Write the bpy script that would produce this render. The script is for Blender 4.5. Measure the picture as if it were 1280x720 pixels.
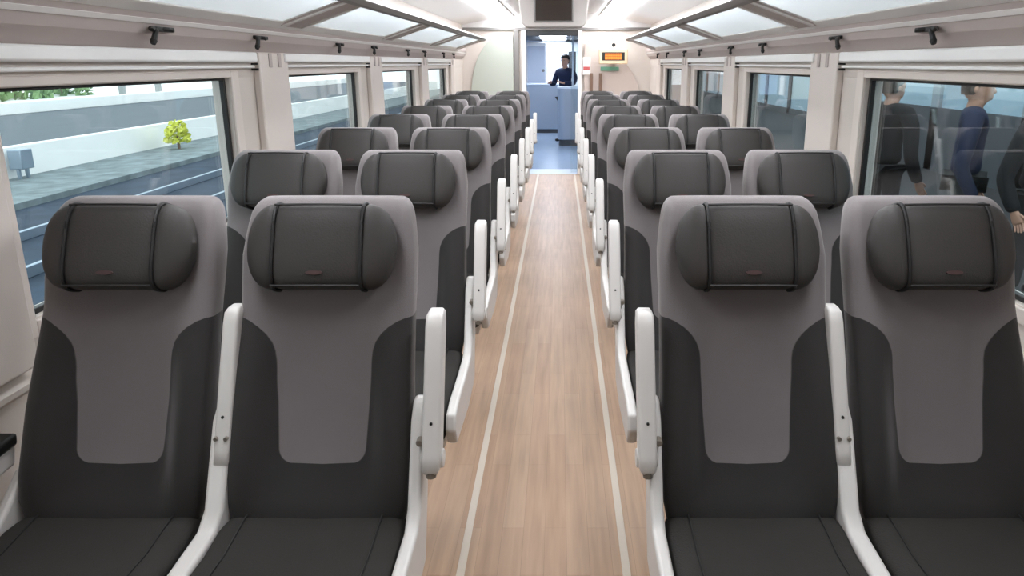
import bpy, bmesh, math, random
from mathutils import Vector, Matrix
random.seed(4)
scn = bpy.context.scene
COL = scn.collection
for o in list(bpy.data.objects): bpy.data.objects.remove(o)

# ------------------------------------------------------------ camera
PITCH = math.radians(13.7)
CAM = Vector((.053, 0, 1.6))
cd = bpy.data.cameras.new('camera'); cam = bpy.data.objects.new('camera', cd); COL.objects.link(cam)
cam.location = CAM
cam.rotation_euler = (math.pi/2 - PITCH, 0, 0)
cd.sensor_width = 36; cd.lens = 36*850/1280
cd.shift_x = -60/1280; cd.shift_y = -74/1280
cd.clip_start = .02; cd.clip_end = 300
scn.camera = cam

# ------------------------------------------------------------ view, world
vs = scn.view_settings
scn.display_settings.display_device = 'sRGB'
vs.view_transform = 'Standard'; vs.look = 'None'; vs.gamma = 1; vs.use_curve_mapping = False
vs.exposure = 0.0
LAMP = 14.5          # ceiling diffuser strength
SKY = 2.3
w = bpy.data.worlds.new('sky'); scn.world = w; w.use_nodes = True
nt = w.node_tree; nt.nodes.clear()
out = nt.nodes.new('ShaderNodeOutputWorld'); bg = nt.nodes.new('ShaderNodeBackground')
bg.inputs[0].default_value = (.86, .95, 1, 1); bg.inputs[1].default_value = SKY
nt.links.new(bg.outputs[0], out.inputs[0])

# ------------------------------------------------------------ materials
def lin(c):
    return tuple(((v/255)/12.92 if v/255 <= .04045 else ((v/255+.055)/1.055)**2.4) for v in c)
def col4(c): return (*lin(c), 1)
def mat(name, c, rough=.5, metal=0, noise=0, nscale=60, bump=0, bscale=300, spec=.5):
    m = bpy.data.materials.new(name); m.use_nodes = True
    n = m.node_tree.nodes; l = m.node_tree.links; p = n['Principled BSDF']
    p.inputs['Base Color'].default_value = col4(c); p.inputs['Roughness'].default_value = rough
    p.inputs['Metallic'].default_value = metal; p.inputs['Specular IOR Level'].default_value = spec
    tc = n.new('ShaderNodeTexCoord')
    if noise:
        t = n.new('ShaderNodeTexNoise'); t.inputs['Scale'].default_value = nscale; t.inputs['Detail'].default_value = 4
        l.new(tc.outputs['Object'], t.inputs['Vector'])
        mx = n.new('ShaderNodeMix'); mx.data_type = 'RGBA'
        a = lin(c); mx.inputs[6].default_value = (*[v*(1-noise) for v in a], 1)
        mx.inputs[7].default_value = (*[min(1, v*(1+noise)) for v in a], 1)
        l.new(t.outputs['Fac'], mx.inputs[0]); l.new(mx.outputs[2], p.inputs['Base Color'])
    if bump:
        t = n.new('ShaderNodeTexNoise'); t.inputs['Scale'].default_value = bscale; t.inputs['Detail'].default_value = 2
        l.new(tc.outputs['Object'], t.inputs['Vector'])
        b = n.new('ShaderNodeBump'); b.inputs['Strength'].default_value = bump; b.inputs['Distance'].default_value = .002
        l.new(t.outputs['Fac'], b.inputs['Height']); l.new(b.outputs[0], p.inputs['Normal'])
    return m
def emit(name, c, s):
    m = bpy.data.materials.new(name); m.use_nodes = True; n = m.node_tree.nodes
    p = n['Principled BSDF']; p.inputs['Base Color'].default_value = col4(c)
    p.inputs['Emission Color'].default_value = col4(c); p.inputs['Emission Strength'].default_value = s
    return m
def glass(name, tint=(1, 1, 1), refl=1.0, ior=1.5):
    m = bpy.data.materials.new(name); m.use_nodes = True; n = m.node_tree.nodes; l = m.node_tree.links; n.clear()
    o = n.new('ShaderNodeOutputMaterial'); mx = n.new('ShaderNodeMixShader')
    tr = n.new('ShaderNodeBsdfTransparent'); tr.inputs[0].default_value = (*tint, 1)
    g = n.new('ShaderNodeBsdfGlossy'); g.inputs['Roughness'].default_value = .02
    f = n.new('ShaderNodeFresnel'); f.inputs[0].default_value = ior
    k = n.new('ShaderNodeMath'); k.operation = 'MULTIPLY'; k.inputs[1].default_value = refl
    ge = n.new('ShaderNodeNewGeometry'); mr = n.new('ShaderNodeMapRange')       # same reflectance on both faces of the pane
    mr.inputs[3].default_value = ior; mr.inputs[4].default_value = 1/ior
    l.new(ge.outputs['Backfacing'], mr.inputs[0]); l.new(mr.outputs[0], f.inputs[0])
    l.new(f.outputs[0], k.inputs[0]); l.new(k.outputs[0], mx.inputs[0])
    l.new(tr.outputs[0], mx.inputs[1]); l.new(g.outputs[0], mx.inputs[2]); l.new(mx.outputs[0], o.inputs[0])
    return m
def frosted(name, c, tr=.35):
    m = bpy.data.materials.new(name); m.use_nodes = True; n = m.node_tree.nodes; l = m.node_tree.links; n.clear()
    o = n.new('ShaderNodeOutputMaterial'); mx = n.new('ShaderNodeMixShader'); mx2 = n.new('ShaderNodeMixShader')
    a = n.new('ShaderNodeBsdfTranslucent'); a.inputs[0].default_value = col4(c)
    d = n.new('ShaderNodeBsdfDiffuse'); d.inputs[0].default_value = col4(c)
    t = n.new('ShaderNodeBsdfTransparent'); t.inputs[0].default_value = col4(c)
    mx.inputs[0].default_value = .45; mx2.inputs[0].default_value = tr
    l.new(a.outputs[0], mx.inputs[1]); l.new(d.outputs[0], mx.inputs[2])
    l.new(mx.outputs[0], mx2.inputs[1]); l.new(t.outputs[0], mx2.inputs[2]); l.new(mx2.outputs[0], o.inputs[0])
    return m

def fabric_two_tone():
    """woven cover: light tongue in the middle, dark sides and dark bottom"""
    m = mat('two_tone_fabric', (96, 91, 90), .88, bump=.5, bscale=500, spec=.25)
    n = m.node_tree.nodes; l = m.node_tree.links; p = n['Principled BSDF']
    tc = n.new('ShaderNodeTexCoord'); sx = n.new('ShaderNodeSeparateXYZ'); l.new(tc.outputs['Object'], sx.inputs[0])
    ab = n.new('ShaderNodeMath'); ab.operation = 'ABSOLUTE'; l.new(sx.outputs[0], ab.inputs[0])
    fc = n.new('ShaderNodeFloatCurve')
    zb, zt, T, r2, rx, rz = .660, 1.0, .113, .04, .11, .10
    pts = [(0, -.1), (zb-.0005, -.1)]
    for k in range(11):
        a = k/10*math.pi/2; pts.append((zb + r2*(1-math.cos(a)), T-.008-r2 + r2*math.sin(a)))
    pts.append((zt-rz-.04, T+.001))
    for k in range(8):
        a = k/7*math.pi/2; pts.append((zt-rz + rz*math.sin(a), T + rx*(1-math.cos(a)) + .002))
    pts += [(zt+.001, .5), (1.5, .5)]
    
    cv = fc.mapping.curves[0]; S = 1.5
    fc.mapping.use_clip = False
    while len(cv.points) < len(pts): cv.points.new(.5, .5)
    for q, (a, b) in zip(cv.points, sorted(pts)):
        q.location = (a/S, b+.1); q.handle_type = 'VECTOR'
    fc.mapping.update()
    dv = n.new('ShaderNodeMath'); dv.operation = 'DIVIDE'; dv.inputs[1].default_value = S
    l.new(sx.outputs[2], dv.inputs[0]); l.new(dv.outputs[0], fc.inputs['Value'])
    ad = n.new('ShaderNodeMath'); ad.inputs[1].default_value = .1; l.new(ab.outputs[0], ad.inputs[0])
    sb = n.new('ShaderNodeMath'); sb.operation = 'SUBTRACT'; l.new(ad.outputs[0], sb.inputs[0]); l.new(fc.outputs[0], sb.inputs[1])
    mr = n.new('ShaderNodeMapRange'); mr.inputs[1].default_value = -.0015; mr.inputs[2].default_value = .0015
    l.new(sb.outputs[0], mr.inputs[0])
    t = n.new('ShaderNodeTexNoise'); t.inputs['Scale'].default_value = 9; l.new(tc.outputs['Object'], t.inputs['Vector'])
    def pair(c, v):
        x = n.new('ShaderNodeMix'); x.data_type = 'RGBA'; a = lin(c)
        x.inputs[6].default_value = (*[q*(1-v) for q in a], 1); x.inputs[7].default_value = (*[q*(1+v) for q in a], 1)
        l.new(t.outputs['Fac'], x.inputs[0]); return x
    A = pair((118, 112, 112), .05); B = pair((50, 48, 47), .10)
    p.inputs['Sheen Weight'].default_value = .45; p.inputs['Sheen Roughness'].default_value = .4; p.inputs['Sheen Tint'].default_value = (.8, .77, .76, 1)
    x = n.new('ShaderNodeMix'); x.data_type = 'RGBA'
    l.new(mr.outputs[0], x.inputs[0]); l.new(A.outputs[2], x.inputs[6]); l.new(B.outputs[2], x.inputs[7])
    l.new(x.outputs[2], p.inputs['Base Color'])
    return m

def wood_floor():
    m = mat('oak_floor', (190, 160, 135), .42, spec=.35)
    n = m.node_tree.nodes; l = m.node_tree.links; p = n['Principled BSDF']
    tc = n.new('ShaderNodeTexCoord'); mp = n.new('ShaderNodeMapping'); mp.inputs['Rotation'].default_value = (0, 0, math.pi/2)
    l.new(tc.outputs['Object'], mp.inputs[0])
    br = n.new('ShaderNodeTexBrick'); l.new(mp.outputs[0], br.inputs[0])
    br.inputs['Scale'].default_value = 1; br.inputs['Brick Width'].default_value = .62; br.inputs['Row Height'].default_value = .075
    br.inputs['Mortar Size'].default_value = .0006; br.offset = .37
    br.inputs['Color1'].default_value = col4((191, 163, 139)); br.inputs['Color2'].default_value = col4((183, 153, 129))
    br.inputs['Mortar'].default_value = col4((160, 134, 113))
    m2 = n.new('ShaderNodeMapping'); m2.inputs['Scale'].default_value = (38, 2.2, 1); l.new(tc.outputs['Object'], m2.inputs[0])
    t = n.new('ShaderNodeTexNoise'); t.inputs['Scale'].default_value = 1; t.inputs['Detail'].default_value = 6; l.new(m2.outputs[0], t.inputs[0])
    rp = n.new('ShaderNodeMapRange'); rp.inputs[1].default_value = .3; rp.inputs[2].default_value = .7
    rp.inputs[3].default_value = .86; rp.inputs[4].default_value = 1.1; l.new(t.outputs['Fac'], rp.inputs[0])
    t2 = n.new('ShaderNodeTexNoise'); t2.inputs['Scale'].default_value = 3.5; l.new(tc.outputs['Object'], t2.inputs[0])
    rp2 = n.new('ShaderNodeMapRange'); rp2.inputs[3].default_value = .9; rp2.inputs[4].default_value = 1.1; l.new(t2.outputs['Fac'], rp2.inputs[0])
    mu = n.new('ShaderNodeMath'); mu.operation = 'MULTIPLY'; l.new(rp.outputs[0], mu.inputs[0]); l.new(rp2.outputs[0], mu.inputs[1])
    vm = n.new('ShaderNodeVectorMath'); vm.operation = 'SCALE'; l.new(br.outputs[0], vm.inputs[0]); l.new(mu.outputs[0], vm.inputs['Scale'])
    l.new(vm.outputs[0], p.inputs['Base Color'])
    return m

M = dict(
    fab=fabric_two_tone(), shell=mat('grey_side_fabric', (112, 107, 106), .85, bump=.4),
    leather=mat('dark_leather', (59, 56, 54), .62, noise=.06, nscale=8, bump=.25, bscale=220, spec=.3),
    piping=mat('black_piping', (22, 20, 20), .6), cush=mat('dark_seat_fabric', (49, 47, 45), .85, noise=.1, nscale=12, bump=.5, spec=.25),
    white=mat('white_plastic', (206, 202, 198), .38, noise=.015, nscale=5), cream=mat('cream_wall', (213, 204, 196), .5, noise=.02, nscale=3),
    cream2=mat('cream_panel', (223, 213, 205), .45, noise=.02, nscale=4),
    casset=mat('white_cassette', (250, 249, 247), .4, noise=.01, nscale=4),
    taupe=mat('taupe_fascia', (190, 178, 173), .55, noise=.02, nscale=4), rail=mat('rack_metal', (140, 136, 132), .5, metal=.2, noise=.03),
    rackf=mat('rack_light_frame', (226, 222, 218), .4, noise=.02), ceil=mat('ceiling_white', (238, 237, 236), .6, noise=.01, nscale=2),
    black=mat('black_rubber', (26, 25, 24), .5, noise=.1), grey=mat('grey_metal', (135, 132, 130), .4, metal=.5, noise=.04),
    knob=mat('grey_plastic', (128, 120, 110), .4, noise=.05), strip=mat('cream_strip', (214, 203, 188), .5, noise=.02),
    shelf=frosted('frosted_shelf', (236, 241, 243), .2), pane=glass('window_pane', (.93, .965, .96), 1.0, 1.5),
    paneD=glass('tinted_window_pane', (.84, .89, .90), 1.3, 1.6),
    floor=wood_floor(), lamp=emit('lamp_diffuser', (247, 250, 255), LAMP), screen=mat('screen_glass', (52, 43, 36), .25, noise=.03),
    housing=mat('grey_housing', (196, 190, 186), .5, noise=.02), greenpanel=mat('pale_green_panel', (184, 190, 180), .35, noise=.02, nscale=3),
    pinkpanel=mat('pale_pink_panel', (206, 192, 184), .4, noise=.02, nscale=3), brown=mat('brown_post', (120, 95, 80), .5, noise=.1),
    orange=emit('amber_led', (226, 120, 40), 1.1), led_frame=mat('display_case', (238, 214, 180), .4, noise=.02),
    darkred=mat('dark_red_stitching', (72, 50, 49), .8, noise=.1), red=mat('red_notice', (190, 90, 90), .5, noise=.03), green=mat('green_notice', (110, 165, 140), .5, noise=.03),
    bluefloor=mat('blue_vestibule_floor', (158, 174, 194), .2, noise=.06, nscale=6), vwall=mat('vestibule_wall', (205, 212, 224), .4, noise=.02),
    counter=mat('silver_counter', (152, 162, 174), .3, metal=.35, noise=.05, nscale=3), vdark=mat('vestibule_dark', (62, 64, 66), .5, noise=.1),
    navy=mat('navy_cloth', (24, 36, 66), .85, noise=.1), blackc=mat('black_cloth', (24, 23, 25), .9, noise=.1),
    trous=mat('dark_trousers', (40, 40, 38), .9, noise=.1), skin=mat('skin', (196, 150, 126), .5, noise=.04, nscale=30),
    hair=mat('dark_hair', (34, 26, 22), .6, noise=.2), shoe=mat('black_shoe', (18, 17, 17), .4, noise=.1),
)
# ------------------------------------------------------------ mesh helpers
class MB:
    def __init__(s): s.v = []; s.f = []
    def add(s, vs, fs):
        b = len(s.v); s.v += [tuple(v) for v in vs]; s.f += [tuple(i+b for i in f) for f in fs]; return s
    def box(s, x0, x1, y0, y1, z0, z1):
        vs = [(x, y, z) for x in (x0, x1) for y in (y0, y1) for z in (z0, z1)]
        return s.add(vs, [(0, 1, 3, 2), (4, 6, 7, 5), (0, 4, 5, 1), (2, 3, 7, 6), (0, 2, 6, 4), (1, 5, 7, 3)])
    def prism(s, pts, ax, a, b):
        """pts: 2D outline; ax: 0 extrude along x (pts y,z), 1 along y (pts x,z), 2 along z (pts x,y)"""
        n = len(pts); vs = []
        for t in (a, b):
            for p, q in pts: vs.append(((t, p, q), (p, t, q), (p, q, t))[ax])
        fs = [tuple(range(n)), tuple(range(2*n-1, n-1, -1))] + [(i, (i+1) % n, (i+1) % n+n, i+n) for i in range(n)]
        return s.add(vs, fs)
    def loft(s, rings, close=False):
        n = len(rings[0]); vs = [p for r in rings for p in r]; fs = []
        for k in range(len(rings)-1+(1 if close else 0)):
            a = k*n; b = ((k+1) % len(rings))*n
            fs += [(a+i, a+(i+1) % n, b+(i+1) % n, b+i) for i in range(n)]
        if not close: fs += [tuple(range(n))[::-1], tuple(range((len(rings)-1)*n, len(rings)*n))]
        return s.add(vs, fs)
    def tube(s, pts, r, n=8, closed=False):
        pts = [Vector(p) for p in pts]; rings = []
        for i, p in enumerate(pts):
            a = pts[i-1] if (i or closed) else p; b = pts[(i+1) % len(pts)] if (i < len(pts)-1 or closed) else p
            d = (b-a).normalized(); u = d.cross(Vector((.13, .21, .97)) if abs(d.z) < .9 else Vector((1, .1, 0))).normalized(); v = d.cross(u)
            rr = r[i] if isinstance(r, (list, tuple)) else r
            rings.append([p+(u*math.cos(t)+v*math.sin(t))*rr for t in [2*math.pi*k/n for k in range(n)]])
        return s.loft(rings, closed)
    def cyl(s, p, q, r, n=16): return s.tube([p, q], r, n)
    def build(s, name, m, parent=None, bevel=0, seg=2, angle=35, sub=0, **tags):
        me = bpy.data.meshes.new(name); me.from_pydata(s.v, [], s.f)
        bm = bmesh.new(); bm.from_mesh(me); bmesh.ops.recalc_face_normals(bm, faces=bm.faces); bm.to_mesh(me); bm.free()
        me.materials.append(m)
        me.shade_smooth(); me.set_sharp_from_angle(angle=math.radians(angle))
        o = bpy.data.objects.new(name, me); COL.objects.link(o)
        if parent: o.parent = parent
        if bevel:
            b = o.modifiers.new('bevel', 'BEVEL'); b.width = bevel; b.segments = seg; b.limit_method = 'ANGLE'; b.harden_normals = False
        if sub:
            b = o.modifiers.new('sub', 'SUBSURF'); b.levels = sub; b.render_levels = sub
        for k, v in tags.items(): o[k] = v
        return o
def empty(name, loc, label=None, cat=None, group=None, kind=None, parent=None):
    o = bpy.data.objects.new(name, None); COL.objects.link(o); o.location = loc; o.empty_display_size = .1
    if parent: o.parent = parent
    if label: o['label'] = label
    if cat: o['category'] = cat
    if group: o['group'] = group
    if kind: o['kind'] = kind
    return o
def sring(c, a, b, u, v, n=40, e=4):
    """superellipse ring about c with half axes a along u and b along v"""
    out = []
    for k in range(n):
        t = 2*math.pi*k/n; ct, st = math.cos(t), math.sin(t)
        out.append(c + u*(a*math.copysign(abs(ct)**(2/e), ct)) + v*(b*math.copysign(abs(st)**(2/e), st)))
    return out
def copy_tree(o, parent=None):
    c = o.copy(); COL.objects.link(c)
    if parent: c.parent = parent
    for ch in list(o.children): copy_tree(ch, c)
    return c

X, Y, Z = Vector((1, 0, 0)), Vector((0, 1, 0)), Vector((0, 0, 1))
# ------------------------------------------------------------ the carriage
Y0, Y1 = -1.3, 10.0
MB().box(-1.42, 1.42, Y0-.05, Y1+.02, -.06, 0).build('floor', M['floor'], kind='structure')
for k, s in enumerate((-1, 1)):
    MB().box(s*.268-.013, s*.268+.013, Y0+.02, 9.94, .0, .003).build('trim_%d' % (k+1), M['strip'], kind='structure')
WIN = [(-.16, 1.08), (1.70, 2.94), (3.56, 4.80), (5.42, 6.66), (7.28, 8.52)]
GB, GT = .94, 1.538
wn = 1; tn = 3
for s, side in ((-1, 'left'), (1, 'right')):
    def bx(mb, x0, x1, y0, y1, z0, z1): return mb.box(min(s*x0, s*x1), max(s*x0, s*x1), y0, y1, z0, z1)
    mb = MB()
    # lower wall with a small ledge, upper wall behind the fascia
    mb.prism([(s*1.42, 0), (s*1.31, 0), (s*1.325, .77), (s*1.31, .785), (s*1.31, .80), (s*1.345, .815), (s*1.345, GB), (s*1.42, GB)], 1, Y0, Y1)
    mb.prism([(s*1.42, GT), (s*1.345, GT), (s*1.335, 1.60), (s*1.335, 2.2), (s*1.42, 2.2)], 1, Y0, Y1)
    ys = [Y0]+[v for a in WIN for v in a]+[Y1]
    for a, b in zip(ys[::2], ys[1::2]): bx(mb, 1.345, 1.42, a, b, GB, GT)
    mb.build('wall_'+side, M['cream'], kind='structure')
    # slim pillar covers between the windows
    for (a, b) in zip([w_[1] for w_ in WIN], [w_[0] for w_ in WIN[1:]]+[9.14]):
        o = bx(MB(), 1.31, 1.346, a+.235, b-.05, .83, 1.648).build('trim_%d' % tn, M['cream2'], bevel=.008, kind='structure'); tn += 1
        for q in (.3, .62):
            yy = a+.235+(b-a-.285)*q
            bx(MB(), 1.306, 1.3105, yy, yy+.035, 1.58, 1.645).build('slot_cover', M['taupe'], o, bevel=.004)
    # windows: pane, black seal, inner frame, blind cassette
    for (a, b) in WIN:
        wd = empty('window_%d' % wn, (s*1.38, (a+b)/2, GB), kind='structure'); wn += 1
        c0 = (a+b)/2
        def wb(name, m, boxes, **k):
            mb = MB()
            for (x0, x1, y0, y1, z0, z1) in boxes: mb.box(min(s*x0, s*x1)-s*1.38, max(s*x0, s*x1)-s*1.38, y0-c0, y1-c0, z0-GB, z1-GB)
            return mb.build(name, m, wd, **k)
        wb('pane', M['pane'] if s < 0 else M['paneD'], [(1.385, 1.391, a, b, GB, GT)])
        e = .016
        wb('seal', M['black'], [(1.362, 1.383, a, a+e, GB, GT), (1.362, 1.383, b-e, b, GB, GT), (1.362, 1.383, a+e, b-e, GB, GB+e), (1.362, 1.383, a+e, b-e, GT-e*.6, GT)], bevel=.003)
        wb('frame', M['cream2'], [(1.335, 1.347, a-.07, a-.004, GB-.05, GT+.03), (1.335, 1.347, b+.004, b+.07, GB-.05, GT+.03),
                                  (1.335, 1.347, a-.004, b+.004, GT+.002, GT+.03), (1.335, 1.347, a-.004, b+.004, GB-.05, GB-.004)], bevel=.004)
        wb('blind_cassette', M['casset'], [(1.300, 1.336, a-.10, b+.20, 1.603, 1.647)], bevel=.008)
        wb('blind_bar', M['casset'], [(1.315, 1.337, a-.10, b+.20, 1.578, 1.590)], bevel=.004)
        wb('end_clip', M['black'], [(1.308, 1.336, b+.203, b+.218, 1.592, 1.60), (1.308, 1.336, b+.203, b+.218, 1.567, 1.577)])
    # black strip seen at the wall foot
    bx(MB(), 1.27, 1.312, Y0, Y1, 0, .16).build('baseboard_'+side, M['grey'], bevel=.01, kind='structure')

# ceiling: curved vault with diffuser troughs
prof = [(-1.42, 2.12), (-1.3, 2.13), (-1.1, 2.17), (-.86, 2.215), (-.55, 2.27), (-.3, 2.30), (0, 2.31)]
prof = prof + [(-x, z) for x, z in prof[-2::-1]]
MB().prism([(x, z) for x, z in prof]+[(x, z+.05) for x, z in prof[::-1]], 1, Y0, Y1+.02).build('ceiling', M['ceil'], angle=60, kind='structure')
for k, s in enumerate((-1, 1)):
    for j in range(1, 6):
        ya = -1.1+j*1.85
        t = empty('ceiling_light', (s*.72, ya+.9, 2.2), 'long white light panel on the %s of the ceiling, %s' % (('left', 'right')[k], ('farthest behind the camera', 'just above the camera', 'over the first row', 'over the third row', 'level with the hanging monitor', 'nearest the end door')[j]),
                  'light', 'long light panels along the ceiling')
        p = [(s*(.60-.72), .047), (s*(.86-.72), .000), (s*(.86-.72), -.012), (s*(.60-.72), .033)]
        MB().prism(p, 1, -.88, .88).build('diffuser', M['lamp'], t)
        MB().prism([(s*(.575-.72), .052), (s*(.60-.72), .047), (s*(.60-.72), .028), (s*(.575-.72), .033)], 1, -.88, .88).build('frame', M['ceil'], t)

# luggage racks
hooks = [2.33, 3.10, 4.22, 5.0, 6.1, 6.85, 7.95, 8.7]
brk = [-.34, 1.54, 3.42, 5.28, 7.14, 8.86]
for s, side in ((-1, 'left'), (1, 'right')):
    t = empty('luggage_rack', (s*1.33, 0, 1.65), 'long overhead luggage rack with frosted shelves above the %s windows' % side, 'luggage rack')
    def pr(name, pts, ya, yb, m, bevel=.003, par=None, **k):
        return MB().prism([(s*x-s*1.33, z-1.65) for x, z in pts], 1, ya, yb).build(name, m, par or t, bevel=bevel, **k)
    RE = 9.0
    pr('edge_rail', [(.885, 1.895), (.905, 1.872), (.935, 1.868), (.955, 1.885), (.945, 1.905), (.90, 1.915)], Y0, RE, M['rail'])
    pr('wall_rail', [(1.222, 1.784), (1.262, 1.757), (1.268, 1.775), (1.23, 1.80)], Y0, RE, M['rackf'])
    pr('fascia', [(1.262, 1.760), (1.274, 1.736), (1.280, 1.724), (1.291, 1.694), (1.333, 1.649), (1.333, 1.80), (1.27, 1.80)], Y0, 9.9, M['taupe'], 0, angle=6)
    pr('fascia_bead', [(1.268, 1.740), (1.275, 1.725), (1.282, 1.728), (1.276, 1.744)], Y0, 9.9, M['rackf'], .001)
    for a, b in zip(brk, brk[1:]+[None]):
        pr('bracket', [(.93, 1.876), (1.235, 1.770), (1.262, 1.765), (1.262, 1.80), (1.235, 1.81), (.93, 1.905)], a-.13, a+.13, M['taupe'])
        for q in (-.13, .10):
            pr('bracket_bead', [(.93, 1.870), (1.235, 1.764), (1.235, 1.773), (.93, 1.879)], a+q, a+q+.03, M['rackf'])
        if b:
            pr('shelf', [(.93, 1.889), (1.235, 1.785), (1.235, 1.790), (.93, 1.895)], a+.13, b-.13, M['shelf'], 0)
            for ya in (a+.13, b-.145):
                pr('shelf_edge', [(.935, 1.884), (1.232, 1.781), (1.232, 1.793), (.935, 1.898)], ya, ya+.015, M['rackf'], .001)
    # coat hooks under the rack
    for i, hy in enumerate(hooks):
        where = ('nearest the camera', 'before the first window pillar', 'over the second window', 'before the second window pillar', 'over the third window', 'before the third window pillar', 'over the fourth window', 'nearest the end wall')[i]
        h = empty('coat_hook', (s*1.276, hy, 1.703), 'black coat hook under the %s luggage rack, %s' % (side, where), 'hook', 'coat hooks under the luggage racks')
        def hk(name, mb, **k): return mb.build(name, M['black'], h, **k)
        def P(x, y, z): return (-s*x, y, z)
        hk('plate', MB().box(-.007, .007, -.03, .10, -.002, .014), bevel=.003)
        hk('arm', MB().tube([P(.0, -.012, .004), P(.016, -.030, .0), P(.024, -.052, -.014), P(.026, -.070, -.036)], [.009, .009, .0085, .010]))
        hk('tip', MB().tube([P(.026, -.068, -.033), P(.026, -.074, -.043)], [.0115, .008], 10))
        if i == 0:
            hk('arm', MB().tube([P(0, -.03, .006), P(.016, -.045, .006), P(.022, -.062, .0)], [.008, .008, .006]))
            hk('arm', MB().tube([P(0, .03, .006), P(.016, .045, .006), P(.022, .058, .002)], [.008, .007, .005]))
        else:
            hk('arm', MB().tube([P(0, .026, .006), P(.014, .036, .005), P(.018, .046, -.002)], [.008, .007, .005]))

# ------------------------------------------------------------ end wall with door opening
DX0, DX1, DZ = -.43, .31, 2.045
mb = MB()
mb.box(-1.42, DX0, Y1, Y1+.06, 0, 2.36).box(DX1, 1.42, Y1, Y1+.06, 0, 2.36).box(DX0, DX1, Y1, Y1+.06, DZ, 2.36)
mb.build('wall_end', M['cream'], kind='structure')
MB().box(-1.34, 1.34, Y1-.02, Y1+.001, 2.085, 2.33).build('trim_%d' % (tn+1), M['ceil'], kind='structure')
MB().box(-1.42, 1.42, Y0-.06, Y0, 0, 2.36).build('wall_back', M['cream'], kind='structure')
MB().box(-1.32, 1.32, Y1-.03, Y1, 2.045, 2.087).build('trim_%d' % tn, M['grey'], bevel=.005, kind='structure'); tn += 1
dr = empty('door_1', (DX0, Y1, 0), kind='structure')
def dpart(name, m, x0, x1, y0, y1, z0, z1, bevel=.006): return MB().box(x0-DX0, x1-DX0, y0-Y1, y1-Y1, z0, z1).build(name, m, dr, bevel=bevel)
dpart('jamb', M['casset'], DX0-.06, DX0, Y1-.05, Y1+.08, 0, 2.05)
dpart('jamb', M['casset'], DX1, DX1+.05, Y1-.05, Y1+.08, 0, 2.05)
dpart('door_pillar', M['grey'], DX0-.17, DX0-.10, Y1-.05, Y1, 0, 2.05)
dpart('header', M['vdark'], DX0, DX1, Y1-.02, Y1+.08, 1.975, 2.045)
dpart('threshold', M['vwall'], DX0, DX1, Y1-.03, Y1+.45, .0, .006, .002)
dpart('glass_leaf', M['pane'], DX1-.10, DX1-.005, Y1+.03, Y1+.045, .02, 2.0, 0)
# curved end panels either side of the door
def curve_panel(name, pts, m, label, ya=Y1-.045, yb=Y1-.02):
    o = MB().prism([(x, z) for x, z in pts], 1, 0, yb-ya).build(name, m, bevel=.004)
    o.location = (0, ya, 0); o['label'] = label; o['category'] = 'partition panel'; return o
def arc(cx, cz, rx, rz, a0, a1, n=14): return [(cx+rx*math.cos(math.radians(a0+(a1-a0)*k/n)), cz+rz*math.sin(math.radians(a0+(a1-a0)*k/n))) for k in range(n+1)]
curve_panel('partition_panel', [(-.61, .02), (-.61, 2.0), (-.72, 2.0)]+arc(-.72, 1.15, .50, .85, 90, 178)+[(-1.24, .02)], M['greenpanel'], 'pale green curved partition panel left of the end door')
curve_panel('partition_panel', [(.40, .02), (.40, 1.86), (.80, 1.80)]+arc(.62, 1.05, .58, .70, 62, 2)+[(1.20, .02)], M['pinkpanel'], 'pale pink curved partition panel right of the end door')
# amber passenger display
t = empty('passenger_display', (.79, 9.70, 1.69), 'small amber lit passenger display above the partition right of the end door', 'display')
MB().box(-.20, .20, -.03, .03, -.105, .105).build('case', M['led_frame'], t, bevel=.015)
MB().box(-.155, .155, -.036, -.028, -.055, .055).build('screen', M['black'], t, bevel=.003)
mb = MB()
for i in range(14):
    for j in range(4):
        mb.box(-.117+i*.0168, -.117+i*.0168+.0135, -.0385, -.036, -.042+j*.021, -.042+j*.021+.017)
mb.build('lit_dots', M['orange'], t, label='glowing amber dots')
MB().box(-.05, .05, .03, .262, -.04, .04).build('wall_arm', M['grey'], t, bevel=.005)
MB().cyl((.0, -.02, .15), (.0, -.055, .15), .025).build('sensor', M['black'], t)
# notices and posts beside the door
def notice(name, m, x, z, w_, h, label, cat, d=.03):
    o = MB().box(-w_/2, w_/2, 0, .012, -h/2, h/2).build(name, m, bevel=.003); o.location = (x, Y1-.045-d, z); o['label'] = label; o['category'] = cat; return o
n1 = notice('notice', M['casset'], .43, 1.56, .11, .24, 'small white and red notice beside the right door jamb', 'notice')
MB().box(-.045, .045, -.003, 0, -.06, -.01).build('red_mark', M['red'], n1)
notice('notice', M['green'], .76, 1.52, .26, .055, 'narrow green notice just below the amber display', 'notice')
for x, lab in ((.50, 'brown upright post nearest the right door jamb'), (.63, 'brown upright post under the green notice')):
    o = MB().box(-.022, .022, -.02, .02, 0, 1.46).build('post', M['brown'], bevel=.006); o.location = (x, 9.915, 0); o['label'] = lab; o['category'] = 'post'

# hanging monitor
t = empty('ceiling_monitor', (0, 6.0, 2.30), 'dark video monitor in a grey housing hung from the ceiling over the aisle', 'monitor')
MB().prism([(-.24, -.405), (.24, -.405), (.275, -.37), (.32, 0), (-.32, 0), (-.275, -.37)], 1, 0, .22).build('housing', M['housing'], t, bevel=.012)
MB().box(-.165, .165, -.012, .002, -.365, -.10).build('bezel', M['grey'], t, bevel=.005)
MB().box(-.153, .153, -.016, -.011, -.353, -.112).build('screen', M['screen'], t, bevel=.002)

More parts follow.
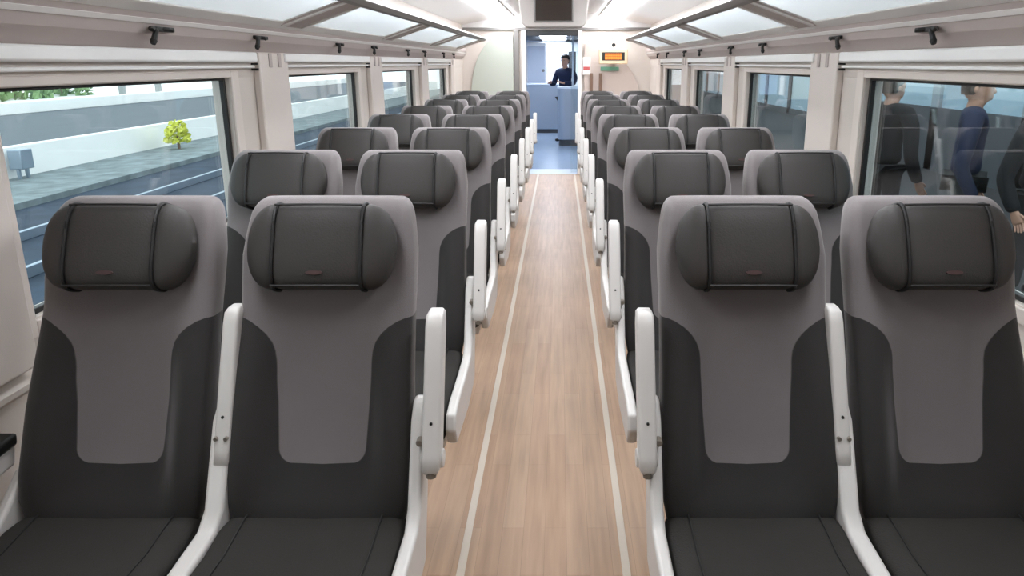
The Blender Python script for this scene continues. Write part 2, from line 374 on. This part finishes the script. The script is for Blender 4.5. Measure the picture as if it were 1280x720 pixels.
# ------------------------------------------------------------ vestibule beyond the door
V1 = 19.4
mb = MB().box(-1.42, 1.42, Y1+.02, V1, -.06, 0); mb.build('floor_vestibule', M['bluefloor'], kind='structure')
MB().box(-1.45, -1.38, Y1+.06, V1, 0, 2.3).build('wall_vestibule_left', M['vwall'], kind='structure')
MB().box(1.38, 1.45, Y1+.06, V1, 0, 2.3).build('wall_vestibule_right', M['vwall'], kind='structure')
MB().box(-1.45, 1.45, V1, V1+.06, 0, 2.3).build('wall_vestibule_end', M['vwall'], kind='structure')
MB().box(-1.45, 1.45, Y1+.06, V1, 2.2, 2.26).build('ceiling_vestibule', M['vdark'], kind='structure')
cool = emit('cool_lamp', (226, 238, 255), 17)
for ly, lab in ((11.8, 'cool white ceiling light just beyond the end door'), (15.2, 'cool white ceiling light over the silver bar counter'), (18.0, 'cool white ceiling light before the far shelf unit')):
    t = empty('ceiling_light', (-.1, ly, 2.2), lab, 'light')
    MB().box(-.30, .30, -.8, .8, -.02, 0).build('diffuser', cool, t)
    MB().box(-.33, .33, -.83, .83, -.012, 0).build('frame', M['housing'], t)
# white service cabinet on the left
t = empty('service_cabinet', (-.52, 17.4, 0), 'tall white service cabinet behind the low counter, left in the end doorway', 'cabinet')
MB().box(-.26, .24, -.2, .3, 0, 2.1).build('body', M['casset'], t, bevel=.03)
MB().box(-.22, .20, -.212, -.2, 1.0, 2.0).build('door', M['vwall'], t, bevel=.01)
MB().cyl((.16, -.212, 1.42), (.16, -.235, 1.42), .035).build('lock', M['grey'], t)
# low counter
t = empty('low_counter', (-.40, 16.3, 0), 'low blue grey bar counter behind the end doorway', 'counter')
MB().box(-.34, .42, -.25, .25, .09, 1.10).build('body', M['counter'], t, bevel=.015)
MB().box(-.36, .44, -.27, .27, 1.10, 1.14).build('top', M['vwall'], t, bevel=.01)
MB().box(-.32, .40, -.22, .23, 0, .09).build('plinth', M['vdark'], t)
t = empty('bar_counter', (.26, 13.7, 0), 'silver rounded bar counter on the right behind the end doorway', 'counter')
out_ = [(-.25, .2)]+[( -.10+.15*math.cos(a), -.05+.15*math.sin(a)) for a in [math.pi+k*math.pi/16 for k in range(9)]]+[(.45, -.20), (.45, .2)]
MB().prism(out_, 2, .12, 1.11).build('body', M['counter'], t, bevel=.01)
MB().prism([(x*1.05, y*1.05) for x, y in out_], 2, 1.11, 1.15).build('top', M['vwall'], t, bevel=.008)
MB().prism([(x*.9, y*.9) for x, y in out_], 2, 0, .12).build('plinth', M['vdark'], t)
o = MB().cyl((0, 0, 0), (0, 0, 2.2), .018).build('grab_pole', M['vwall']); o.location = (.31, 14.02, 0); o['label'] = 'slim pale grab pole behind the silver counter'; o['category'] = 'pole'
t = empty('back_shelf', (-.05, 19.1, 0), 'white shelf unit with grey bays on the far vestibule wall', 'shelf')
MB().box(-.5, .6, -.1, .14, 0, 2.15).build('body', M['casset'], t, bevel=.01)
for i in range(4):
    MB().box(-.45+i*.26, -.25+i*.26, -.112, -.1, 1.3, 1.9).build('bay', (M['grey'], M['pinkpanel'], M['vwall'], M['vdark'])[i], t, bevel=.004)

# ------------------------------------------------------------ seats
K = .4075; ZT = 1.276
def yl(z): return -(ZT-z)*K
def make_seat():
    t = empty('train_seat', (0, 0, 0))
    # backrest
    n = 56; rings = []
    N = Vector((0, -1, K)).normalized()                      # facing direction of the back
    zs = [.545, .56, .60, .66, .72, .80, .88, .96, 1.02, 1.08, 1.14, 1.19, 1.215, 1.238, 1.252, 1.262, 1.268]
    for z in zs:
        hw = .216
        if z < .60: hw = .205+.011*(z-.545)/.055
        if .80 < z < 1.15: hw = .216-.004*math.sin((z-.8)/.35*math.pi)
        if z > 1.10: hw = .216-.024*((z-1.10)/.176)**1.6
        th = .046 if z < 1.1 else .046-.006*(z-1.1)/.176
        tp = 1.0
        if z > 1.227:
            q = (z-1.227)/.041; tp = math.sqrt(max(0, 1-q*q*.97)); hw -= .022*(1-tp); th = th*(.35+.65*tp)
        if z < .58: th *= .75+.25*(z-.545)/.035
        c = Vector((0, yl(z)+.046, z)); ring = []
        for p in sring(c, hw, th, X, Y, n, 4.2):
            a = abs(p.x)/max(hw, .01)
            front = p.y < c.y
            if front:
                st = lambda q: min(1, max(0, q))**2*(3-2*min(1, max(0, q)))
                dep = 1-st((z-.78)/.30)
                bol = (-.046+.068*st((a-.40)/.42))*dep*st((z-.555)/.10)
                wing = .030*max(0, (a-.62)/.38)**1.5*(0 if z < 1.02 else min(1, (z-1.02)/.12))*(tp)
                e = 1-max(0, (a-.9)/.1)*.5
                p = p+Vector((0, -(bol+wing*e), 0))
            ring.append(p)
        rings.append(ring)
    MB().loft(rings).build('backrest', M['fab'], t, angle=80)
    # rear shell
    rings = []
    for z in (.50, .52, .8, 1.1, 1.18, 1.215, 1.23):
        hw = .192 if z < 1.15 else .192-.02*(z-1.15)/.1
        rings.append(sring(Vector((0, yl(z)+.098, z)), hw*(1 if z < 1.24 else .97), .022 if z < 1.22 else .012, X, Y, 32, 5))
    bs = MB().loft(rings).build('rear_shell', M['knob'], t, angle=50, label='grey plastic rear shell')
    mb = MB(); za, zb = .62, .86
    mb.add([(x, yl(z)+.119+d, z) for d in (0, .02) for z in (za, zb) for x in (-.16, .16)], [(0, 1, 3, 2), (4, 6, 7, 5), (0, 4, 5, 1), (2, 3, 7, 6), (0, 2, 6, 4), (1, 5, 7, 3)])
    mb.build('folding_tray', M['knob'], bs, bevel=.006)
    # head pillow: rounded bar with D shaped ends
    U = Vector((0, K, 1)).normalized(); Fd = Vector((0, -1, K)).normalized()
    zc = 1.168; hh = .104; hx = .104; wing = .073
    pc = Vector((0, yl(zc)-.036, zc))
    xs = [-hx-wing*math.sin(a) for a in [math.radians(v) for v in (89, 84, 76, 66, 54, 42, 30, 18, 8)]]+[-hx-.002, -hx+.003]+[-hx+.02, -.05, 0, .05, hx-.02]
    xs = xs+[-x for x in xs[:11][::-1]]
    rings = []
    for x in xs:
        a = abs(x); h = hh; d = .047
        if a > hx:
            q = min(1, (a-hx)/wing); h = hh*max(.16, (1-q**2.5)**.47); d = .047*math.sqrt(max(.04, 1-.93*q**3)); 
        groove = .004 if abs(a-hx) < .004 else 0
        bow = .006*(1-(a/hx)**2) if a < hx else -.004*((a-hx)/wing)**2*0
        fwd = 0
        rings.append(sring(pc+Vector((x, 0, 0))+Fd*(fwd+bow-groove), h-groove, d, U, Fd, 36, 3.4-(max(0, (a-hx)/wing))*.9))
    pl = MB().loft(rings).build('headrest_pillow', M['leather'], t, angle=75)
    for s in (-1, 1):
        ring = sring(pc+Vector((s*hx, 0, 0)), hh+.0005, .0475, U, Fd, 36, 3.4)
        MB().tube(ring, .0045, 6, True).build('piping', M['piping'], pl)
    def edge(zoff, dep): return [pc+Vector((x, 0, 0))+U*zoff+Fd*(dep+.006*(1-(x/hx)**2)) for x in (-hx, -.06, 0, .06, hx)]
    MB().tube(edge(hh-.008, .043), .0028, 6).build('piping', M['piping'], pl)
    MB().tube(edge(-hh+.008, .043), .0028, 6).build('piping', M['piping'], pl)
    rm = MB().loft([sring(pc+U*-.066+Fd*(.0465+q*.006), .005, .020, U, X, 16, 2) for q in (0, 1)]).build('stitched_mark', M['darkred'], pl, label='small dark red stitched mark')
    # seat cushion
    rings = []; L = .47; y0 = yl(.575)+.03
    for k in range(15):
        q = k/14; y = y0-L*q
        zt = .580-.03*min(1, q*2.2)+.028*math.sin(min(1, max(0, (q-.3)/.6))*math.pi)*.6
        th = .065; hw = .216
        if q > .88: r = (q-.88)/.12; th *= math.sqrt(max(.06, 1-r*r)); zt -= (.065-th)*.7; hw -= .012*r*r
        if q < .09: hw -= .006; zt -= .016*(1-q/.09)
        ring = []
        for p in sring(Vector((0, y, zt-th)), hw, th, X, Z, 44, 4.5):
            a = abs(p.x)/hw
            if p.z > zt-th: p = p+Vector((0, 0, .012*max(0, (a-.55)/.45)**1.5-.006*(1-a)))
            ring.append(p)
        rings.append(ring)
    cu = MB().loft(rings).build('seat_cushion', M['cush'], t, angle=75)
    for s in (-1, 1):
        pts = [(s*.158, y0-.02-k*.04, .5795-.03*min(1, (.02+k*.04)/L*2.2)+.028*math.sin(min(1, max(0, ((.02+k*.04)/L-.3)/.6))*math.pi)*.6-.001) for k in range(10)]
        MB().tube(pts, .0022, 6).build('seam', M['piping'], cu)
    MB().box(-.205, .205, y0-.42, y0+.02, .395, .452).build('seat_pan', M['white'], t, bevel=.012)
    lg = [(y0-.05, 0), (y0-.05, .03), (y0-.14, .05), (y0-.16, .40), (y0-.26, .40), (y0-.27, .05), (y0-.36, .03), (y0-.36, 0)]
    MB().prism(lg, 0, -.04, .04).build('leg', M['grey'], t, bevel=.008)
    return t
def side_frame(t, x0, x1, s, low=False):
    """white side plate: climbs beside the back, bends forward beside the cushion"""
    o = .012
    f = [(yl(.78)-o, .78), (yl(.60)-o-.010, .60), (yl(.575)-.05, .572), (yl(.575)-.20, .562), (yl(.575)-.36, .560), (yl(.575)-.43, .545), (yl(.575)-.45, .50),
         (yl(.575)-.42, .44), (yl(.575)-.15, .42), (yl(.575)+.02, .44), (yl(.60)+.075, .60), (yl(.78)+.055, .78), (yl(.82)+.04, .815), (yl(.82)+.01, .815)]
    if low: f = [(yl(.66)+.02, .66)]+f[1:-4]+[(yl(.60)+.075, .60), (yl(.66)+.06, .66)]
    return MB().prism(f, 0, x0, x1).build('side_frame', M['white'], t, bevel=.009, seg=3)
def raised_armrest(t, x0, x1, out=1, back=0):
    c = (x0+x1)/2; yl = lambda z: -(ZT-z)*K+back
    bar = []
    zs = [.68, .69, .72, .80, .90, .99, 1.014, 1.022]
    for z in zs:
        hd = .030 if z > .70 else .034
        hw = (x1-x0)/2
        if z in (.68, 1.022): hd *= .6; hw *= .72
        if z in (.69, 1.014): hd *= .9; hw *= .95
        bar.append(sring(Vector((c, yl(z)-.018, z)), hw, hd, X, Y, 24, 6))
    a = MB().loft(bar).build('armrest', M['white'], t, angle=60)
    MB().cyl((c, yl(.79)-.046, .79), (c, yl(.79)-.0505, .79), .0035, 10).build('screw', M['black'], a)
    # hinge below the armrest, on the seat side
    h = MB().cyl((x0-.004, yl(.70)-.008, .70), (x1+.004, yl(.70)-.008, .70), .022, 20).build('hinge', M['white'], t, bevel=.003)
    q = c-out*(x1-x0)*.62
    if not back: MB().cyl((q, yl(.745)-.020, .745), (q, yl(.745)-.040, .745), .009, 12).build('button', M['knob'], t, bevel=.002)
    MB().cyl((c, yl(.68)-.03, .685), (c, yl(.68)-.03, .670), .012, 12).build('foot_stop', M['knob'], t)
    return a
def finish(seat, kind, s):
    """s: -1 left of the aisle, +1 right. Local x of the outward sides."""
    # distances from the seat centre
    if kind == 'aisle':
        ins = .275 if s < 0 else -.258                    # towards the aisle
        x0, x1 = sorted((ins-s*-.0 - .022, ins + .022))
        raised_armrest(seat, x0, x1, out=-s)
        xp = sorted((-s*.220, -s*.252)); side_frame(seat, xp[0], xp[1], s)
        mid = s*.221
        raised_armrest(seat, mid-.019, mid+.019, s, .03)
        side_frame(seat, mid-.016, mid+.028, s) if s > 0 else side_frame(seat, mid-.028, mid+.016, s)
        for q in (-1, 1): MB().cyl((mid+q*.012, yl(.745), .745), (mid+q*.012, yl(.745)-.0235, .745), .005, 8).build('latch', M['knob'], seat)
    else:
        xo = s*.235                      # towards the window
        xp = sorted((s*.212, s*.238)); side_frame(seat, xp[0], xp[1], s, True)
        # lowered armrest with dark pad
        p = [(yl(.70)+.02, .665), (yl(.70)-.30, .645), (yl(.70)-.33, .66), (yl(.70)-.33, .685), (yl(.70)-.29, .70), (yl(.70)+.03, .715)]
        c = s*.262
        ar = MB().prism(p, 0, c-.02, c+.02).build('armrest', M['white'], seat, bevel=.008)
        p = [(yl(.70)+.03, .712), (yl(.70)-.29, .697), (yl(.70)-.335, .683), (yl(.70)-.335, .70), (yl(.70)-.30, .722), (yl(.70)+.035, .742)]
        MB().prism(p, 0, c-.026, c+.026).build('arm_pad', M['black'], ar, bevel=.008, seg=3, label='black armrest pad')
protos = {}
ROW0, PITCHR = 1.666, .952
ordn = ['nearest', 'second', 'third', 'fourth', 'fifth', 'sixth', 'seventh', 'farthest']
base = make_seat()
for s in (-1, 1):
    for kind in ('aisle', 'window'):
        p = base if (s == -1 and kind == 'aisle') else copy_tree(base)
        protos[(s, kind)] = p
for (s, kind), p in protos.items(): finish(p, kind, s)
for r in range(8):
    for (s, kind), p in protos.items():
        o = p if r == 0 else copy_tree(p)
        cx = {(-1, 'aisle'): -.520, (-1, 'window'): -1.008, (1, 'aisle'): .505, (1, 'window'): .972}[(s, kind)]
        if s > 0: o.scale = (.965, 1, 1)
        o.location = (cx, ROW0+PITCHR*r, 0)
        if r == 0: where = 'in the row nearest the camera'
        elif r == 7: where = 'in the row by the end wall'
        else: where = 'in the %s row from the camera' % ordn[r]
        sd = 'left' if s < 0 else 'right'
        o['label'] = ('grey train seat on the aisle, %s of it, %s' if kind == 'aisle' else 'grey window train seat on the %s, %s') % (sd, where)
        o['category'] = 'seat'
        o['group'] = 'grey train seats in eight rows'

# ------------------------------------------------------------ people
def skin_obj(name, verts, edges, radii, m, parent, root=0, sub=2):
    me = bpy.data.meshes.new(name); me.from_pydata(verts, edges, []); o = bpy.data.objects.new(name, me); COL.objects.link(o); o.parent = parent
    me.materials.append(m)
    sk = o.modifiers.new('skin', 'SKIN'); 
    for v, r in zip(me.skin_vertices[0].data, radii): v.radius = r if isinstance(r, tuple) else (r, r)
    me.skin_vertices[0].data[root].use_root = True
    sk.use_smooth_shade = True
    sb = o.modifiers.new('sub', 'SUBSURF'); sb.levels = sub; sb.render_levels = sub
    return o
def chain(parts):
    v, e, r = [], [], []
    for pts in parts:
        prev = None
        for it in pts:
            if isinstance(it, int): prev = it; continue
            p, rad = it; v.append(p); r.append(rad)
            if prev is not None: e.append((prev, len(v)-1))
            prev = len(v)-1
    return v, e, r
def person(loc, rz, label, top, bottom, arms=((.30, .05, .98, .30, -.06, .76), (-.30, .05, .98, -.30, -.06, .76)), H=1.75, wide=1):
    """standing figure facing -y; arms: elbow xyz, hand xyz for both sides"""
    t = empty('person', loc, label, 'person'); t.rotation_euler = (0, 0, rz); k = H/1.75; t.scale = (k*wide, k*wide, k)
    # head, neck and face in one skinned body with the hands
    rings = []
    for z, a, b, yo in ((1.44, .055, .055, .01), (1.50, .052, .055, .005), (1.535, .05, .062, -.01), (1.55, .045, .075, -.02), (1.575, .058, .088, -.012), (1.60, .066, .094, -.005), (1.63, .071, .097, 0),
                        (1.66, .075, .099, .002), (1.69, .077, .098, .004), (1.715, .072, .09, .005), (1.737, .055, .07, .006), (1.75, .025, .032, .006)):
        rings.append(sring(Vector((0, yo, z)), a, b, X, Y, 24, 2.2))
    body = MB().loft(rings)
    body.loft([sring(Vector((0, -.094+dy, z)), w_, .012, X, Y, 8, 2) for z, w_, dy in ((1.655, .006, .004), (1.63, .010, -.006), (1.61, .015, -.012), (1.60, .012, 0))])
    for s in (-1, 1):
        body.loft([sring(Vector((s*(.073+q*.006), .01, 1.635)), .018*f_, .028*f_, Y, Z, 12, 2) for q, f_ in ((0, .8), (1, 1), (2, .85))])
    body.loft([sring(Vector((0, -.096-q*.004, 1.577)), .022, .006, X, Z, 10, 2) for q in (0, 1)])
    body.loft([sring(Vector((0, .01, z)), a, b, X, Y, 20, 2.4) for z, a, b in ((.95, .09, .06), (1.1, .09, .06), (1.28, .10, .06), (1.38, .08, .05), (1.46, .045, .045))])
    for i, (ex, ey, ez, hx, hy, hz) in enumerate(arms):
        body.tube([(0, .01, 1.35), (math.copysign(.16, ex), .01, 1.36), (ex, ey, ez+.03), (hx, hy, hz)], [.035, .03, .024, .022], 12)
        E = Vector((ex, ey, ez)); Hd = Vector((hx, hy, hz)); d = (Hd-E).normalized(); sd = Vector((0, -1, 0)); sd = (sd-d*sd.dot(d)).normalized(); nn = d.cross(sd)
        body.loft([sring(Hd+d*q, a, b, sd, nn, 14, 2.6) for q, a, b in ((-.05, .026, .02), (0, .028, .019), (.03, .038, .016), (.075, .042, .015), (.09, .038, .011))])
        for j, (off, ln) in enumerate(((-.03, .062), (-.01, .074), (.01, .078), (.03, .068))):
            p0 = Hd+d*.08+sd*off; body.tube([p0, p0+d*ln*.45+nn*.004, p0+d*ln*.8+nn*.012, p0+d*ln+nn*.02], [.009, .0085, .008, .005], 8)
        p0 = Hd+d*.02+sd*.03; body.tube([p0, p0+sd*.022+d*.03, p0+sd*.028+d*.058], [.011, .0095, .006], 8)
    bd = body.build('body', M['skin'], t, angle=80)
    for s in (-1, 1):
        MB().loft([sring(Vector((s*.030, -.088-q*.003, 1.645)), .013, .007, X, Z, 10, 2) for q in (0, 1)]).build('eye', M['black'], bd)
    # hair
    MB().loft([sring(Vector((0, yo, z)), a, b, X, Y, 24, 2.2) for z, a, b, yo in ((1.59, .066, .06, .045), (1.63, .078, .075, .034), (1.67, .083, .085, .026), (1.70, .084, .102, .006), (1.73, .072, .092, .004), (1.755, .05, .065, .006), (1.768, .02, .025, .006))]).build('hair', M['hair'], t, angle=80)
    # jacket: trunk and sleeves
    J = [[((0, .01, 1.02), (.16, .11)), ((0, .01, 1.15), (.15, .105)), ((0, .0, 1.30), (.17, .115)), ((0, .005, 1.42), (.145, .10)), ((0, .01, 1.51), (.078, .078))],
         ]
    v, e, r = chain(J)
    v.append((0, .01, .88)); r.append((.17, .115)); e.append((0, len(v)-1))
    for (ex, ey, ez, hx, hy, hz) in arms:
        s = math.copysign(1, ex); b = len(v)
        v += [(s*.17, .01, 1.41), (s*.235, .01, 1.31), (ex, ey, ez+.03), tuple((Vector((ex, ey, ez))*.45+Vector((hx, hy, hz))*.55)), (hx, hy, hz)]
        r += [(.075, .075), (.068, .068), (.056, .056), (.052, .052), (.045, .045)]
        e += [(3, b), (b, b+1), (b+1, b+2), (b+2, b+3), (b+3, b+4)]
    skin_obj('jacket', v, e, r, top, t, 1)
    v = [(0, .01, .92)]; r = [(.15, .105)]; e = []
    for s in (-1, 1):
        b = len(v); v += [(s*.09, .01, .84), (s*.10, 0, .50), (s*.105, .01, .28), (s*.11, .02, .09)]; r += [.088, .062, .052, .046]
        e += [(0, b), (b, b+1), (b+1, b+2), (b+2, b+3)]
    skin_obj('trousers', v, e, r, bottom, t, 0)
    for s in (-1, 1):
        MB().loft([sring(Vector((s*.112, y, z)), a, b, X, Z, 14, 2.6) for y, z, a, b in ((.08, .045, .025, .04), (.05, .05, .038, .05), (0, .045, .042, .045), (-.08, .035, .046, .033), (-.15, .028, .04, .026), (-.175, .024, .02, .016))]).build('shoe', M['shoe'], t, angle=70)
    return t
person((.16, 14.42, 0), math.radians(-35), 'person in dark navy clothes standing behind the silver counter past the end door', M['navy'], M['trous'],
       ((.27, -.08, 1.16, .16, -.28, 1.20), (-.27, -.02, 1.14, -.18, -.26, 1.20)), 1.76)

# ------------------------------------------------------------ outside, right: platform with people and a station building
GZ = -1.05
def solid(name, m, x0, x1, y0, y1, z0, z1, label, cat=None, kind=None, bevel=0, loc=None):
    c = Vector(((x0+x1)/2, (y0+y1)/2, z0))
    o = MB().box(x0-c.x, x1-c.x, y0-c.y, y1-c.y, 0, z1-z0).build(name, m, bevel=bevel); o.location = c
    if kind: o['kind'] = kind
    if label: o['label'] = label
    if cat: o['category'] = cat
    return o
o_plat = mat('platform_dark', (60, 58, 58), .6, noise=.15, nscale=4)
M['facade'] = mat('facade_grey', (74, 78, 82), .6, noise=.1, nscale=2)
M['bglass'] = mat('facade_blue_glass', (168, 196, 210), .4, noise=.12, nscale=1.2)
M['dglass'] = mat('facade_dark_glass', (40, 46, 52), .25, noise=.3, nscale=1.2)
M['pgrey'] = mat('pale_mullion', (150, 160, 165), .5, noise=.05)
solid('platform', o_plat, 1.75, 60, -12, 60, GZ, -.22, None, kind='structure')
t = empty('station_building', (6.5, 0, -.22), 'dark station building with tall windows beyond the right hand platform', 'building')
MB().box(0, 3, -10, 16, 0, 1.08).build('wall', M['facade'], t)
MB().box(0, 3, -10, 16, 2.55, 3.6).build('fascia', M['facade'], t)
for i in range(11):
    y = -9.6+i*2.4
    MB().box(.06, .1, y, y+2.15, 1.08, 2.55).build('glazing', M['dglass'] if i % 3 == 1 else M['bglass'], t)
    MB().box(0, .25, y+2.15, y+2.4, 0, 2.6).build('column', M['pgrey'], t, bevel=.01)
t = empty('glass_hall', (8.5, 0, -.22), 'pale blue glass hall seen through the farther right windows', 'building')
MB().box(0, 4, 17, 46, 0, .2).build('plinth', M['facade'], t)
for i in range(10):
    y = 17+i*2.9
    MB().box(.05, .1, y, y+2.6, .2, 4.2).build('glazing', M['bglass'], t)
    MB().box(0, .3, y+2.6, y+2.9, 0, 4.4).build('mullion', M['facade'], t, bevel=.02)
person((3.55, 5.8, -.22), math.radians(60), 'person in navy jacket on the platform, middle of the large right window', M['navy'], M['trous'], H=1.72, wide=1.18)
person((3.2, 6.55, -.22), math.radians(110), 'person in black coat on the platform, nearest the right window pillar', M['blackc'], M['blackc'], H=1.7, wide=1.18)
person((3.75, 5.15, -.22), math.radians(20), 'person in black jacket on the platform, near the right photo edge', M['blackc'], M['trous'], H=1.68, wide=1.18)

# ------------------------------------------------------------ outside, left: tracks, ballast, low white wall, road, planting
M['ballast'] = mat('ballast', (120, 132, 136), .9, noise=.85, nscale=2.2, bump=1, bscale=20)
M['bed'] = mat('dark_track_bed', (44, 60, 78), .9, noise=.6, nscale=2.5)
M['conc'] = mat('white_concrete', (246, 247, 245), .7, noise=.06, nscale=2)
M['road'] = mat('grey_road', (88, 98, 106), .8, noise=.12, nscale=1.5)
M['railm'] = mat('rail_steel', (150, 165, 180), .35, metal=.6, noise=.1)
M['leaf'] = mat('hedge_leaves', (120, 148, 96), .8, noise=.5, nscale=3)
M['yellow'] = mat('yellow_leaves', (214, 218, 90), .7, noise=.2, nscale=6)
M['postg'] = mat('grey_post', (150, 155, 155), .5, noise=.05)
def gnd(name, m, x0, x1, z0, z1, y0=-12, y1=70): 
    return MB().box(-x1, -x0, y0, y1, z0, z1).build(name, m, kind='structure')
gnd('ground_track_bed', M['bed'], -1.75, 10, GZ-.3, GZ)
gnd('ground_ballast', M['ballast'], 10, 12.3, GZ-.3, GZ+.12)
gnd('ground_road', M['road'], 12.5, 20, GZ-.3, -.235)
gnd('ground_verge', M['conc'], 20.25, 60, GZ-.3, .12)
for x in (6.7, 8.2):
    o = MB().box(-.035, .035, -12, 60, 0, .15).build('rail', M['railm'], bevel=.01); o.location = (-x, 0, GZ)
    o['label'] = 'steel rail of the next track, %s the train' % ('nearest' if x < 7 else 'farther from'); o['category'] = 'rail'
o = solid('low_wall', M['conc'], -12.5, -12.3, -12, 70, GZ-.1, -.23, 'low white concrete wall between ballast and road outside the left windows', 'wall', bevel=.02)
o = solid('parapet', M['conc'], -20.25, -20.0, -12, 70, -.235, .19, 'white parapet wall along the far side of the road', 'wall', bevel=.02)
def bush(name, loc, sx, sy, sz, m, label, n=220, seed=1):
    rnd = random.Random(seed); mb = MB()
    for _ in range(n):
        th, ph = rnd.uniform(0, 2*math.pi), math.acos(rnd.uniform(-.2, 1)); rr = rnd.uniform(.72, 1.0)
        c = Vector((sx*rr*math.sin(ph)*math.cos(th), sy*rr*math.sin(ph)*math.sin(th), sz*(.35+.65*rr*math.cos(ph))))
        r = .12*max(sx, sz); a = Vector((rnd.gauss(0, 1), rnd.gauss(0, 1), rnd.gauss(0, 1))).normalized(); b = a.orthogonal().normalized(); cc = a.cross(b)
        mb.add([c-b*r, c+cc*r*.6+a*r*.2, c+b*r, c-cc*r*.6-a*r*.2, c+a*r*.25], [(0, 1, 4), (1, 2, 4), (2, 3, 4), (3, 0, 4), (0, 3, 2, 1)])
    t = empty(name, loc, label, 'bush')
    mb.build('foliage', m, t); MB().tube([(0, 0, -.25), (.02, .01, sz*.5)], .05*max(sx, sz), 8).build('stem', M['brown'], t)
    return t
for i, (y, sc) in enumerate(((23, .95), (26.2, 1.05), (29.4, 1.0), (32.6, .9))):
    bush('hedge_bush', (-22.5-i*.3, y, -.35), 1.3*sc, 1.5*sc, 1.9*sc, M['leaf'], ('green bush behind the parapet nearest the left photo edge', 'second green bush behind the parapet from the left', 'third green bush behind the parapet from the left', 'green bush behind the parapet farthest from the left edge')[i], 260, i)
bush('yellow_bush', (-11.5, 20.6, GZ+.12), .30, .42, .85, M['yellow'], 'yellow flowering bush growing in front of the low white wall', 160, 9)
for i, y in enumerate((33.2, 36.2)):
    o = MB().box(-.12, .12, -.12, .12, 0, 3.2).build('lamp_post', M['postg'], bevel=.02); o.location = (-20.9, y, .1); o['label'] = ('grey post nearer the camera behind the white parapet', 'grey post farther away behind the white parapet')[i]; o['category'] = 'post'

t = empty('trackside_cabinet', (-12.05, 15.2, GZ+.12), 'small blue grey trackside box against the low white wall near the left photo edge', 'cabinet')
MB().box(-.15, .15, -.18, .18, .22, .66).build('body', M['railm'], t, bevel=.02)
for q in (-.12, .12): MB().box(-.03, .03, q-.03, q+.03, 0, .23).build('leg', M['railm'], t)
